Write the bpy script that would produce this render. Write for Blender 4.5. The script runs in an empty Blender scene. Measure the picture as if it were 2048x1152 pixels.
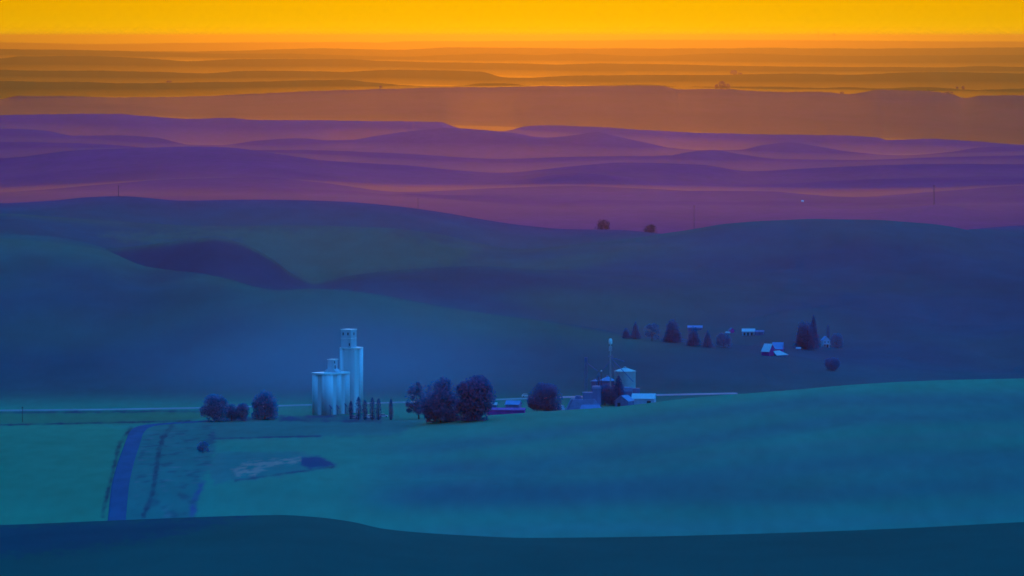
import bpy, math, random
import numpy as np

scene = bpy.context.scene
C = scene.collection
R = math.radians

# ------------------------------------------------------------------ camera
F = 11144.0          # focal length in pixels of the 2048-wide photograph (a long telephoto)
ZC = 203.0           # camera height over the valley floor
YH = 72.0            # picture row of eye level
cam_d = bpy.data.cameras.new('camera')
cam = bpy.data.objects.new('camera', cam_d)
C.objects.link(cam)
cam.location = (0, 0, ZC)
cam.rotation_euler = (R(90), 0, 0)
cam_d.sensor_width = 36.0
cam_d.lens = 36.0 * F / 2048.0
cam_d.shift_y = -(576.0 - YH) / 2048.0
cam_d.clip_start = 1.0
cam_d.clip_end = 400000.0
scene.camera = cam

# ------------------------------------------------------------------ sky and sun
SUN_AZ = 0.3         # degrees to the right of the view axis
SUN_EL = 5.0
world = bpy.data.worlds.new('World')
scene.world = world
world.use_nodes = True
nt = world.node_tree
for n in list(nt.nodes):
    nt.nodes.remove(n)
out = nt.nodes.new('ShaderNodeOutputWorld')
bg = nt.nodes.new('ShaderNodeBackground')
sky = nt.nodes.new('ShaderNodeTexSky')
sky.sky_type = 'NISHITA'
sky.sun_disc = False
sky.sun_elevation = R(SUN_EL)
sky.sun_rotation = R(SUN_AZ)
sky.altitude = 900
sky.air_density = 1.0
sky.dust_density = 2.0
tc = nt.nodes.new('ShaderNodeTexCoord')


def sky_ramp(axis, stops):
    # tints the sky by how high a direction stands along an axis: the graded colours of this dusk
    dot = nt.nodes.new('ShaderNodeVectorMath')
    dot.operation = 'DOT_PRODUCT'
    dot.inputs[1].default_value = axis
    nt.links.new(tc.outputs['Generated'], dot.inputs[0])
    rp = nt.nodes.new('ShaderNodeValToRGB')
    nt.links.new(dot.outputs['Value'], rp.inputs[0])
    e0 = rp.color_ramp.elements
    e0[0].position, e0[0].color = stops[0]
    e0[1].position, e0[1].color = stops[-1]
    for p_, c_ in stops[1:-1]:
        q_ = e0.new(p_)
        q_.color = c_
    return rp


low = sky_ramp((0, 0, 1), [(0.0, (0.0056, 0.0065, 0.0, 1)), (0.0072, (0.0050, 0.0047, 0.0, 1)), (0.02, (0.0042, 0.0047, 0.0, 1)), (0.07, (0.0008, 0.0008, 0.0, 1)), (0.3, (0, 0, 0, 1))])
high = sky_ramp((0.18, 0.05, 0.982), [(0.0, (0.0, 0.0, 0.0, 1)), (0.18, (0.0, 0.0, 0.0, 1)), (0.40, (0.012, 0.115, 0.27, 1)), (0.8, (0.040, 0.45, 0.96, 1))])
add = nt.nodes.new('ShaderNodeMix')
add.data_type = 'RGBA'
add.blend_type = 'ADD'
add.inputs[0].default_value = 1.0
nt.links.new(low.outputs[0], add.inputs[6])
nt.links.new(high.outputs[0], add.inputs[7])
mul = nt.nodes.new('ShaderNodeMix')
mul.data_type = 'RGBA'
mul.blend_type = 'MULTIPLY'
mul.inputs[0].default_value = 1.0
nt.links.new(sky.outputs[0], mul.inputs[6])
nt.links.new(add.outputs[2], mul.inputs[7])
nt.links.new(mul.outputs[2], bg.inputs[0])
nt.links.new(bg.outputs[0], out.inputs[0])
bg.inputs[1].default_value = 0.13

sun_d = bpy.data.lights.new('sun', 'SUN')
sun_d.energy = 0.0103
sun_d.angle = R(0.5)
sun_d.color = (1.0, 0.33, 0.0)
sun = bpy.data.objects.new('sun', sun_d)
C.objects.link(sun)
sun.rotation_euler = (R(90 - SUN_EL), 0, R(180 - SUN_AZ))

scene.view_settings.view_transform = 'Standard'
scene.view_settings.look = 'None'
scene.view_settings.exposure = 4.0
scene.view_settings.gamma = 1.0

HAZE_L = 105000.0
HAZE_COL = (1.0, 0.68, 0.16)
HAZE_G = 0.95

# ------------------------------------------------------------------ helpers
rng = np.random.default_rng(7)


def pchip(xs, ys, xq):
    """monotone cubic through (xs, ys); columns may be vectorised on axis 1"""
    xs = np.asarray(xs, float)
    ys = np.asarray(ys, float)
    h = np.diff(xs, axis=0)
    d = np.diff(ys, axis=0) / h
    m = np.zeros_like(ys)
    w1 = 2 * h[1:] + h[:-1]
    w2 = h[1:] + 2 * h[:-1]
    same = d[:-1] * d[1:] > 0
    with np.errstate(divide='ignore', invalid='ignore'):
        hm = (w1 + w2) / (w1 / d[:-1] + w2 / d[1:])
    m[1:-1] = np.where(same, hm, 0)
    m[0] = d[0]
    m[-1] = d[-1]
    return xs, ys, m


def pchip1(pts, xq):
    """curve through a list of (x, y), end slopes kept flat beyond"""
    p = np.array(pts, float)
    xs, ys, m = pchip(p[:, 0], p[:, 1], xq)
    q = np.clip(xq, xs[0], xs[-1])
    k = np.clip(np.searchsorted(xs, q, side='right') - 1, 0, len(xs) - 2)
    h = xs[k + 1] - xs[k]
    t = (q - xs[k]) / h
    return ((2 * t**3 - 3 * t**2 + 1) * ys[k] + (t**3 - 2 * t**2 + t) * h * m[k]
            + (-2 * t**3 + 3 * t**2) * ys[k + 1] + (t**3 - t**2) * h * m[k + 1])


def perlin(x, y, seed=0):
    r = np.random.default_rng(seed)
    perm = r.permutation(256)
    ang = r.random(256) * 2 * np.pi
    gx, gy = np.cos(ang), np.sin(ang)
    xi = np.floor(x).astype(int)
    yi = np.floor(y).astype(int)
    xf, yf = x - xi, y - yi

    def g(ix, iy, dx, dy):
        h = perm[(perm[ix & 255] + iy) & 255]
        return gx[h] * dx + gy[h] * dy
    u = xf**3 * (xf * (xf * 6 - 15) + 10)
    v = yf**3 * (yf * (yf * 6 - 15) + 10)
    a = g(xi, yi, xf, yf)
    b = g(xi + 1, yi, xf - 1, yf)
    c = g(xi, yi + 1, xf, yf - 1)
    d = g(xi + 1, yi + 1, xf - 1, yf - 1)
    return (a * (1 - u) + b * u) * (1 - v) + (c * (1 - u) + d * u) * v


def sstep(a, b, x):
    t = np.clip((x - a) / (b - a), 0, 1)
    return t * t * (3 - 2 * t)


def tag(o, label=None, cat=None, group=None, kind=None):
    if label:
        o['label'] = label
    if cat:
        o['category'] = cat
    if group:
        o['group'] = group
    if kind:
        o['kind'] = kind
    return o


def mesh_obj(name, verts, faces, mat, parent=None, smooth=False):
    me = bpy.data.meshes.new(name)
    me.from_pydata([tuple(v) for v in verts], [], faces)
    me.update()
    if smooth:
        me.polygons.foreach_set('use_smooth', [True] * len(me.polygons))
    if isinstance(mat, (list, tuple)):
        for m_ in mat:
            me.materials.append(m_)
    else:
        me.materials.append(mat)
    o = bpy.data.objects.new(name, me)
    C.objects.link(o)
    if parent is not None:
        o.parent = parent
    return o


class MB:
    """collects solids; build() links them as ONE mesh object"""

    def __init__(self):
        self.v, self.f = [], []

    def add(self, verts, faces, rz=0.0, at=(0, 0, 0)):
        c, s = math.cos(rz), math.sin(rz)
        b = len(self.v)
        for x, y, z in verts:
            self.v.append((c * x - s * y + at[0], s * x + c * y + at[1], z + at[2]))
        for f in faces:
            self.f.append([i + b for i in f])
        return self

    def box(self, cx, cy, z0, sx, sy, sz, rz=0.0):
        x, y = sx / 2, sy / 2
        v = [(-x, -y, 0), (x, -y, 0), (x, y, 0), (-x, y, 0), (-x, -y, sz), (x, -y, sz), (x, y, sz), (-x, y, sz)]
        f = [(0, 3, 2, 1), (4, 5, 6, 7), (0, 1, 5, 4), (1, 2, 6, 5), (2, 3, 7, 6), (3, 0, 4, 7)]
        return self.add(v, f, rz, (cx, cy, z0))

    def lathe(self, cx, cy, prof, n=24):
        """prof: list of (r, z) from bottom to top"""
        v, f = [], []
        for r, z in prof:
            for k in range(n):
                a = 2 * math.pi * k / n
                v.append((r * math.cos(a), r * math.sin(a), z))
        for j in range(len(prof) - 1):
            for k in range(n):
                k2 = (k + 1) % n
                f.append((j * n + k, j * n + k2, (j + 1) * n + k2, (j + 1) * n + k))
        f.append(tuple(range(n - 1, -1, -1)))
        f.append(tuple((len(prof) - 1) * n + k for k in range(n)))
        return self.add(v, f, 0, (cx, cy, 0))

    def tube(self, a, b, r, n=8, r2=None):
        a, b = np.array(a, float), np.array(b, float)
        r2 = r if r2 is None else r2
        d = b - a
        d = d / np.linalg.norm(d)
        t = np.array([1, 0, 0]) if abs(d[0]) < 0.9 else np.array([0, 1, 0])
        u = np.cross(d, t)
        u /= np.linalg.norm(u)
        w = np.cross(d, u)
        v = []
        for p, rr in ((a, r), (b, r2)):
            for k in range(n):
                q = 2 * math.pi * k / n
                v.append(tuple(p + rr * (math.cos(q) * u + math.sin(q) * w)))
        f = [(k, (k + 1) % n, n + (k + 1) % n, n + k) for k in range(n)]
        f += [tuple(range(n - 1, -1, -1)), tuple(range(n, 2 * n))]
        return self.add(v, f)

    def prism(self, poly, y0, y1, rz=0.0, at=(0, 0, 0)):
        """poly in x-z, counter-clockwise seen from -y, swept along y"""
        n = len(poly)
        v = [(x, y0, z) for x, z in poly] + [(x, y1, z) for x, z in poly]
        f = [tuple(range(n)), tuple(range(2 * n - 1, n - 1, -1))]
        for k in range(n):
            k2 = (k + 1) % n
            f.append((k2, k, n + k, n + k2))
        return self.add(v, f, rz, at)

    def slab(self, poly, z0, z1):
        n = len(poly)
        v = [(x, y, z0) for x, y in poly] + [(x, y, z1) for x, y in poly]
        f = [tuple(range(n - 1, -1, -1)), tuple(range(n, 2 * n))]
        for k in range(n):
            k2 = (k + 1) % n
            f.append((k, k2, n + k2, n + k))
        return self.add(v, f)

    def build(self, name, mat, parent=None, smooth=False):
        return mesh_obj(name, self.v, self.f, mat, parent, smooth)


def material(name, col, rough=0.8, var=0.25, scale=0.3, stretch=(1, 1, 1), metal=0.0, spec=0.12):
    m = bpy.data.materials.new(name)
    m.use_nodes = True
    t = m.node_tree
    b = t.nodes['Principled BSDF']
    b.inputs['Roughness'].default_value = rough
    b.inputs['Metallic'].default_value = metal
    b.inputs['Specular IOR Level'].default_value = spec
    tcn = t.nodes.new('ShaderNodeTexCoord')
    mp = t.nodes.new('ShaderNodeMapping')
    mp.inputs['Scale'].default_value = stretch
    nz = t.nodes.new('ShaderNodeTexNoise')
    nz.inputs['Scale'].default_value = scale
    nz.inputs['Detail'].default_value = 6
    cr = t.nodes.new('ShaderNodeValToRGB')
    a = [max(0, c * (1 - var)) for c in col]
    z = [min(1, c * (1 + var)) for c in col]
    cr.color_ramp.elements[0].position = 0.3
    cr.color_ramp.elements[1].position = 0.7
    cr.color_ramp.elements[0].color = (*a, 1)
    cr.color_ramp.elements[1].color = (*z, 1)
    t.links.new(tcn.outputs['Object'], mp.inputs[0])
    t.links.new(mp.outputs[0], nz.inputs['Vector'])
    t.links.new(nz.outputs['Fac'], cr.inputs[0])
    t.links.new(cr.outputs[0], b.inputs['Base Color'])
    return m


# ------------------------------------------------------------------ terrain
def c(*p):
    return list(p)


U = np.concatenate([np.linspace(-2600, -380, 70)[:-1], np.linspace(-380, 2430, 860), np.linspace(2430, 4700, 70)[1:]])
NU = len(U)
d_near = np.concatenate([np.array([30., 200, 400, 600, 800, 950]), np.arange(1050, 1300, 20.), np.arange(1300, 1520, 5.0),
                         np.arange(1520, 2250, 15.), np.arange(2250, 3300, 4.5)])
d_far = 3300 * np.exp(np.arange(0, np.log(207000 / 3300), 0.0044))
D = np.concatenate([d_near, d_far])
ND = len(D)


def z_of(y, d):
    return ZC - (y - YH) / F * d


Y0 = c((-380, 1060), (0, 1053), (200, 1045), (400, 1037), (500, 1034), (560, 1033), (640, 1038), (700, 1046), (770, 1061), (850, 1069), (950, 1075),
       (1050, 1079), (1200, 1078), (1500, 1071), (1800, 1060), (2048, 1047), (2430, 1030))
Y1 = c((-380, 868), (430, 868), (560, 862), (700, 855), (800, 850), (860, 845), (940, 837), (1050, 829), (1130, 823), (1220, 817), (1300, 808), (1400, 796),
       (1500, 788), (1600, 780), (1700, 771), (1800, 765), (1900, 761), (2048, 758), (2430, 752))
Y2 = c((-380, 470), (0, 480), (200, 501), (290, 533), (400, 548), (460, 562), (510, 577), (560, 584), (620, 582), (700, 586), (850, 610), (1000, 632),
       (1100, 648), (1190, 664), (1300, 687), (1400, 701), (1500, 712), (1600, 722), (1700, 736), (1850, 745), (2048, 750), (2430, 752))
D2 = c((-380, 3950), (200, 3900), (600, 3650), (1000, 3620), (1400, 3450), (1700, 3380), (2430, 3380))
DR2 = c((-380, -14), (100, -10), (200, 4), (300, 16), (600, 16), (1000, 14), (1200, 7), (1320, -1), (1500, -12), (1700, -26), (2430, -26))
Y3 = c((-380, 460), (0, 468), (205, 499), (300, 490), (380, 481), (430, 477), (480, 487), (540, 516), (590, 552), (630, 566), (680, 556), (740, 546), (850, 538), (950, 536),
       (1100, 545), (1250, 560), (1400, 572), (1700, 580), (2048, 585), (2430, 585))
YV3 = c((-380, 446), (0, 452), (200, 482), (300, 494), (430, 490), (500, 522), (560, 555), (630, 574), (700, 556), (850, 543), (1000, 534), (1200, 530),
        (1500, 515), (1700, 510), (2048, 520), (2430, 520))
Y4b = c((-380, 425), (0, 428), (200, 440), (400, 452), (600, 453), (760, 457), (880, 472), (960, 490), (1040, 500), (1150, 490), (1250, 478), (1330, 467), (1400, 457),
        (1450, 449), (1550, 442), (1640, 440), (1750, 443), (1850, 449), (1900, 454), (1935, 460), (1990, 466), (2048, 472), (2430, 490))
Y4a = c((-380, 412), (0, 408), (100, 403), (180, 395), (240, 393), (370, 402), (500, 400), (600, 401), (700, 405), (800, 414), (900, 428), (950, 437), (1050, 452), (1150, 460),
        (1240, 461), (1310, 466), (1400, 474), (1850, 474), (1900, 470), (1960, 457), (2048, 452), (2430, 446))
Y6 = c((-380, 238), (0, 231), (100, 228), (230, 228), (290, 232), (380, 238), (450, 236), (510, 240), (650, 241), (700, 242), (800, 243), (880, 244), (898, 250), (935, 260), (980, 264),
       (1020, 261), (1050, 253), (1090, 251), (1200, 255), (1400, 266), (1600, 270), (1755, 275), (1775, 280), (1850, 278), (1950, 283), (2048, 290), (2430, 300))
Y7 = c((-380, 210), (0, 198), (40, 192), (150, 193), (240, 195), (420, 192), (500, 188), (600, 183), (760, 178), (900, 175), (1024, 174), (1100, 172), (1320, 172), (1360, 179),
       (1440, 178), (1500, 181), (1580, 184), (1640, 184), (1700, 188), (1760, 180), (1830, 181), (1900, 188), (1930, 196), (1965, 191), (2048, 191), (2430, 196))
Y8 = c((-380, 158), (0, 161), (120, 163), (250, 166), (430, 165), (560, 163), (620, 161), (690, 160), (740, 165), (870, 172), (930, 170), (960, 166), (1020, 167), (1070, 172),
       (1150, 172), (1300, 170), (1370, 174), (1500, 173), (1560, 174), (1640, 177), (1700, 175), (1760, 178), (1850, 174), (1950, 180), (2048, 177), (2430, 172))
Y9 = c((-380, 138), (0, 140), (120, 141), (300, 143), (400, 146), (500, 142), (700, 143), (780, 140), (960, 143), (1010, 155), (1060, 156), (1130, 152), (1300, 150), (1440, 150),
       (1600, 147), (1700, 149), (1850, 144), (2048, 147), (2430, 150))
Y10 = c((-380, 118), (0, 117), (40, 112), (150, 112), (300, 117), (380, 122), (480, 118), (560, 118), (700, 118), (760, 122), (900, 125), (1050, 127), (1110, 129), (1200, 127),
        (1440, 131), (1700, 134), (1900, 134), (1960, 132), (2048, 134), (2430, 132))
Y11 = c((-380, 96), (0, 98), (200, 101), (300, 104), (450, 107), (560, 107), (640, 109), (800, 113), (900, 110), (1000, 107), (1080, 110), (1150, 107), (1300, 112), (1450, 107),
        (1700, 112), (1900, 111), (2048, 110), (2430, 113))
Y12 = c((-380, 100), (0, 101), (300, 103), (500, 101), (540, 99), (640, 97), (800, 99), (900, 95), (1100, 96), (1300, 97), (1500, 96), (1700, 97), (1900, 96), (2048, 95), (2430, 97))
Y13 = c((-380, 84), (0, 85), (130, 87), (200, 88), (350, 86), (500, 85), (700, 84), (760, 85), (800, 83), (1000, 82), (1200, 81), (1290, 79.5), (1500, 80), (1700, 81), (1800, 82),
        (2048, 83), (2430, 84))

one = np.ones(NU)
rows = []      # (d[NU], z[NU])


def row(d, y=None, z=None):
    dd = d * one if np.isscalar(d) else d
    zz = z * one if (z is not None and np.isscalar(z)) else z
    if y is not None:
        yy = y * one if np.isscalar(y) else y
        zz = z_of(yy, dd)
    rows.append((dd, zz))


y0, y1, y2, y3 = (pchip1(q, U) for q in (Y0, Y1, Y2, Y3))
y4a, y4b, y6, y7 = (pchip1(q, U) for q in (Y4a, Y4b, Y6, Y7))
rough = lambda a, w, s: a * (perlin(U / w, U * 0 + s, 90 + s) + 0.6 * perlin(U / (w * 0.37), U * 0 + s + 3.3, 91 + s) + 0.5 * perlin(U / (w * 0.12), U * 0 + s + 5.1, 92 + s))
row(30, z=120)
row(300, z=95)
row(900, z=62)
row(1250, y=y0 + 122)
row(1500, y=y0)
row(1900, z=10)
row(2240, z=0.3)
row(2420, y=np.minimum(0.52 * (y0 + 6) + 0.48 * y1 + 0.02 * (U - 1000) * (U > 1000) + 5, z_of(0, 1) * 0 + YH + ZC * F / 2420) )
row(2800, y=np.minimum(y1, YH + ZC * F / 2800))
row(2960, z=0)
row(3200, z=0.5)
d2 = pchip1(D2, U)
row(d2, y=y2)
row(d2 + 420, y=y2 + pchip1(DR2, U))
row(4480, y=y3)
row(4760, y=pchip1(YV3, U))
row(5150, y=y4b)
row(5420, y=np.maximum(y4b, y4a) + 7)
row(5800, y=y4a)
row(6300, y=np.maximum(y4a, y4b) + 9)
PA = c((-380, 390), (0, 385), (200, 371), (380, 358), (520, 356), (640, 366), (800, 384), (1000, 376), (1150, 372), (1300, 377), (1500, 388), (1700, 394), (1900, 382), (2048, 372), (2430, 370))
PB = c((-380, 320), (0, 317), (150, 302), (300, 296), (390, 294), (450, 296), (560, 310), (650, 322), (800, 330), (1000, 345), (1150, 332), (1240, 326), (1400, 330), (1500, 343), (1600, 338),
       (1750, 332), (1900, 329), (2048, 329), (2430, 325))
PC = c((-380, 290), (0, 285), (180, 288), (400, 302), (600, 300), (800, 307), (1000, 318), (1200, 313), (1340, 311), (1380, 304), (1425, 300), (1480, 309), (1560, 319), (1700, 320), (1900, 314),
       (2048, 311), (2430, 305))
PD = c((-380, 262), (0, 258), (90, 262), (150, 272), (230, 271), (310, 275), (380, 289), (440, 290), (520, 281), (600, 277), (660, 281), (700, 280), (760, 271), (820, 263), (900, 257), (960, 260), (1020, 265),
       (1090, 275), (1150, 270), (1195, 264), (1225, 271), (1290, 285), (1340, 296), (1420, 301), (1480, 300), (1530, 290), (1580, 285), (1630, 292), (1700, 304), (1800, 311), (1900, 304), (1960, 295),
       (2020, 292), (2100, 292), (2430, 288))
pa, pb, pc, pd = (pchip1(q, U) for q in (PA, PB, PC, PD))
row(6900, y=438)
row(8600, y=pa)
row(8950, y=pa + 5)
row(9900, y=np.maximum(pa, pb + 12) + 1)
row(11500, y=pb)
row(11850, y=pb + 6)
row(12500, y=np.maximum(pb, pc + 8) + 3)
row(13300, y=pc)
row(13650, y=pc + 7)
row(14300, y=np.maximum(pc, pd + 8) + 3)
row(15300, y=pd)
row(15700, y=pd + 7)
row(17000, y=np.maximum(pd, y6 + 8) + 3)
row(18000, y=y6 + rough(1.6, 160, 1))
row(18600, y=y6 + 5)
y6s = np.convolve(np.pad(y6, 70, mode='edge'), np.ones(141) / 141, mode='valid')
row(23500, y=0.4 * y6 + 0.6 * y6s + 2)
row(26500, y=0.55 * y6 + 0.45 * y7)
row(30000, y=y7 + rough(1.6, 120, 2))
row(31000, y=y7 + 4)
y8 = pchip1(Y8, U)
row(34500, y=np.maximum(y8, y7) + 4)
row(36000, y=y8 + rough(1.2, 120, 3))
row(37200, y=y8 + 4)
y9 = pchip1(Y9, U)
row(43500, y=np.maximum(y9, np.minimum(y7, y8)) + 4)
row(45500, y=y9 + rough(1.2, 120, 4))
row(47000, y=y9 + 4)
y10 = pchip1(Y10, U)
row(56000, y=y9 + 3)
row(59000, y=y10 + rough(1.0, 120, 5))
row(60500, y=y10 + 3)
y11 = pchip1(Y11, U)
row(72500, y=y10 + 2.5)
row(76000, y=y11 + rough(1.0, 110, 6))
row(78000, y=y11 + 3)
y12 = pchip1(Y12, U)
row(91000, y=np.maximum(y11, y12) + 2.5)
row(95000, y=y12 + rough(1.0, 100, 7))
row(98000, y=y12 + 3)
row(186000, y=y12 + 2.5)
row(196000, y=pchip1(Y13, U) + rough(0.6, 140, 8))
row(209000, y=pchip1(Y13, U) + 5)

RD = np.array([r[0] for r in rows])
RZ = np.array([r[1] for r in rows])
_, _, RM = pchip(RD, RZ, None)
Z = np.zeros((ND, NU))
ci = np.arange(NU)
for j, d in enumerate(D):
    k = np.clip((RD <= d).sum(0) - 1, 0, len(rows) - 2)
    xa, xb = RD[k, ci], RD[k + 1, ci]
    h = xb - xa
    t = (d - xa) / h
    Z[j] = ((2 * t**3 - 3 * t**2 + 1) * RZ[k, ci] + (t**3 - 2 * t**2 + t) * h * RM[k, ci]
            + (-2 * t**3 + 3 * t**2) * RZ[k + 1, ci] + (t**3 - t**2) * h * RM[k + 1, ci])
UU, DD = np.meshgrid(U, D)
XX = (UU - 1024) / F * DD


def fbm(sx, sy, seed):
    return perlin(XX / sx, DD / sy, seed) + 0.5 * perlin(XX / sx * 2.1 + 7, DD / sy * 2.1, seed + 1) + 0.25 * perlin(XX / sx * 4.3 + 3, DD / sy * 4.3, seed + 2)


# rolling folds: gentle in the valley, larger on the hills
valley = sstep(2150, 2260, DD) * (1 - sstep(3150, 3350, DD))
hills = sstep(3300, 3600, DD) * (1 - sstep(5400, 5800, DD))
plain = sstep(6200, 7200, DD) * (1 - sstep(15000, 17500, DD))
terra = sstep(22500, 24000, DD) * (1 - sstep(26500, 29000, DD))
farr = sstep(31000, 34000, DD)
crestw = np.ones_like(DD)
for dk, wk in [(4480, 160), (5150, 160), (5800, 170)]:
    crestw *= 1 - 0.8 * np.exp(-((DD - dk) / wk)**2)
crestw *= 1 - 0.8 * np.exp(-((DD - d2[None, :]) / 150)**2)
Z += hills * crestw * (8.0 + 7.0 * sstep(1000, 1400, UU)) * fbm(190, 380, 11)
pcw = np.ones_like(DD)
for dk in (8600, 11500, 13300, 15300):
    pcw *= 1 - 0.85 * np.exp(-((DD - dk) / 420)**2)
Z += plain * pcw * (11.0 * fbm(520, 800, 21) + 3.0 * fbm(180, 420, 24))
Z += terra * 9 * fbm(1500, 2600, 31)
Z += farr * (3 * fbm(1500, 2500, 41) + 4.5 * fbm(2100, 1000, 44))
fieldm = sstep(450, 900, UU) * sstep(2260, 2360, DD) * (1 - sstep(2560, 2690, DD))
Z += fieldm * (2.2 * np.sin((DD - 0.95 * XX) / 34.0 + 1.5 * perlin(XX / 90, DD / 160, 51)) * 0.6 + 3.0 * fbm(120, 200, 52))
# mounds on the plain beyond the hills: (column, distance, height m, half width px, half depth m)
for mu, md, mh, mw, mz in [(1150, 10200, 9, 110, 330), (1750, 10300, 12, 200, 320), (700, 7700, 9, 240, 320), (300, 7500, 7, 200, 250), (1880, 7200, 8, 75, 160), (1500, 8200, 7, 180, 220)]:
    Z += mh * np.exp(-((UU - mu) / mw)**2 - ((DD - md) / mz)**2)


def ground(px, d):
    """terrain height under picture column px at distance d"""
    i = int(np.clip(np.searchsorted(U, px) - 1, 0, NU - 2))
    a = float(np.clip((px - U[i]) / (U[i + 1] - U[i]), 0, 1))
    j = int(np.clip(np.searchsorted(D, d) - 1, 0, ND - 2))
    b = (d - D[j]) / (D[j + 1] - D[j])
    return float((Z[j, i] * (1 - a) + Z[j, i + 1] * a) * (1 - b) + (Z[j + 1, i] * (1 - a) + Z[j + 1, i + 1] * a) * b)


def spot(px, d):
    return ((px - 1024) / F * d, d, ground(px, d))


def hit(px, py, dmin=1200):
    """distance at which the sight line through (px, py) first meets the terrain"""
    i = int(np.clip(np.searchsorted(U, px) - 1, 0, NU - 2))
    a = float(np.clip((px - U[i]) / (U[i + 1] - U[i]), 0, 1))
    col = Z[:, i] * (1 - a) + Z[:, i + 1] * a
    ray = z_of(py, D)
    k = np.nonzero((col >= ray) & (D > dmin))[0]
    if len(k) == 0:
        return D[-1]
    k = k[0]
    e0, e1 = ray[k - 1] - col[k - 1], ray[k] - col[k]
    t = e0 / (e0 - e1) if e0 != e1 else 0
    return float(D[k - 1] + np.clip(t, 0, 1) * (D[k] - D[k - 1]))


# picture row at which every terrain vertex is seen: used only to read field corners off a map of the valley
YY = YH + (ZC - Z) / DD * F


def poly_mask(pts, feather, flat=True):
    """soft mask of a field on the ground; corners given as (column, row) on the valley floor"""
    p = np.array(pts, float)
    X_, Y_ = UU, YY
    inside = np.zeros(UU.shape, bool)
    dist = np.full(UU.shape, 1e9)
    n = len(p)
    for k in range(n):
        x1, yy1 = p[k]
        x2, yy2 = p[(k + 1) % n]
        cond = ((yy1 > Y_) != (yy2 > Y_)) & (X_ < (x2 - x1) * (Y_ - yy1) / (yy2 - yy1 + 1e-9) + x1)
        inside ^= cond
        ex, ey = x2 - x1, yy2 - yy1
        t = np.clip(((X_ - x1) * ex + (Y_ - yy1) * ey) / (ex * ex + ey * ey + 1e-9), 0, 1)
        dist = np.minimum(dist, np.hypot(X_ - x1 - t * ex, (Y_ - yy1 - t * ey)))
    s = np.where(inside, dist, -dist)
    return sstep(-feather, feather, s + feather * (1.3 * perlin(UU / 26, YY / 7, 77) + 0.9 * perlin(UU / 8, YY / 2.5, 78)))


def line_mask(pts, w, seed=5, jag=0.5):
    p = np.array(pts, float)
    dist = np.full(UU.shape, 1e9)
    for k in range(len(p) - 1):
        x1, yy1 = p[k]
        x2, yy2 = p[k + 1]
        ex, ey = x2 - x1, yy2 - yy1
        t = np.clip(((UU - x1) * ex + (YY - yy1) * ey) / (ex * ex + ey * ey + 1e-9), 0, 1)
        dist = np.minimum(dist, np.hypot(UU - x1 - t * ex, YY - yy1 - t * ey))
    br = np.clip(0.75 + 0.9 * perlin(UU / 33, YY / 11, seed + 40), 0.15, 1)
    return br * (1 - sstep(w * 0.3, w * 1.5, dist + 1.6 * w * jag * perlin(UU / 16, YY / 6, seed) + w * 0.6 * perlin(UU / 5, YY / 2.5, seed + 1)))


COL = np.zeros((ND, NU, 3))


def paint(mask, colour):
    COL[:] = COL * (1 - mask[..., None]) + np.array(colour) * mask[..., None]


GRASS = (0.018, 0.075, 0.085)
COL[:] = GRASS
near = (DD < 2300) * 1.0
# the crops of the valley
paint(sstep(2150, 2200, DD) * (1 - sstep(3000, 3200, DD)), (0.010, 0.188, 0.130))
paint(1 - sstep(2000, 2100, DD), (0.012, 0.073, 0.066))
paint(sstep(3100, 3400, DD), (0.004, 0.070, 0.100))
# wide belts of stubble, range and grain, with the tint of distance haze painted in
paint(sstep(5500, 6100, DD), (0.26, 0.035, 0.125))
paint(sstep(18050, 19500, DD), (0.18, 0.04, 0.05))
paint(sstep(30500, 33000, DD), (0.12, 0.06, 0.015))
nz = fbm(300, 700, 61)
VIS = (DD < 3400)

valley_px = VIS & (DD > 2150)
def vp(m):
    return m * valley_px

paint(vp(poly_mask([(-400, 846), (170, 846), (262, 858), (225, 1010), (205, 1080), (-400, 1080)], 4)), (0.010, 0.188, 0.112))
paint(vp(poly_mask([(-400, 824), (430, 824), (400, 838), (250, 848), (-400, 850)], 3)), (0.03, 0.15, 0.09))
paint(vp(poly_mask([(262, 856), (440, 836), (850, 838), (800, 870), (430, 878), (425, 930), (400, 965), (390, 1060), (210, 1070)], 5)), (0.010, 0.142, 0.126))
paint(vp(poly_mask([(430, 905), (610, 904), (672, 928), (600, 945), (430, 968), (415, 940)], 5)), (0.016, 0.148, 0.132))
paint(vp(poly_mask([(462, 938), (500, 922), (600, 916), (606, 924), (540, 934), (510, 950), (476, 952)], 4) * sstep(-0.35, 0.15, perlin(XX / 5, DD / 16, 36) + 0.5 * perlin(XX / 2, DD / 7, 37))), (0.50, 0.20, 0.17))
paint(vp(poly_mask([(604, 914), (640, 912), (672, 932), (620, 938), (600, 930)], 3)), (0.015, 0.06, 0.12))
for ln, w, colr in [([(205, 1030), (222, 960), (240, 885), (262, 856)], 4, (0.012, 0.05, 0.07)),
                    ([(345, 852), (325, 875), (315, 920), (306, 985), (288, 1030)], 5, (0.012, 0.055, 0.08)),
                    ([(-380, 826), (0, 825), (180, 824), (400, 822)], 2.2, (0.012, 0.05, 0.09)),  # shade of the roadside ditch painted as a dark strip
                    ([(-380, 852), (0, 850), (140, 847), (380, 842)], 1.8, (0.012, 0.05, 0.08)),
                    ([(428, 877), (640, 872)], 1.8, (0.012, 0.06, 0.10)),
                    ([(470, 962), (560, 948), (668, 934)], 2.2, (0.012, 0.055, 0.09)),
                    ([(425, 872), (412, 890), (402, 900)], 7, (0.012, 0.055, 0.10)),
                    ([(405, 965), (388, 1000), (384, 1030)], 6, (0.02, 0.08, 0.16)),
                    ([(560, 840), (760, 843)], 3, (0.012, 0.06, 0.10)),
                    ([(430, 838), (560, 836), (640, 834), (760, 836)], 4, (0.012, 0.065, 0.12))]:
    paint(vp(line_mask(ln, w)), colr)
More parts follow.
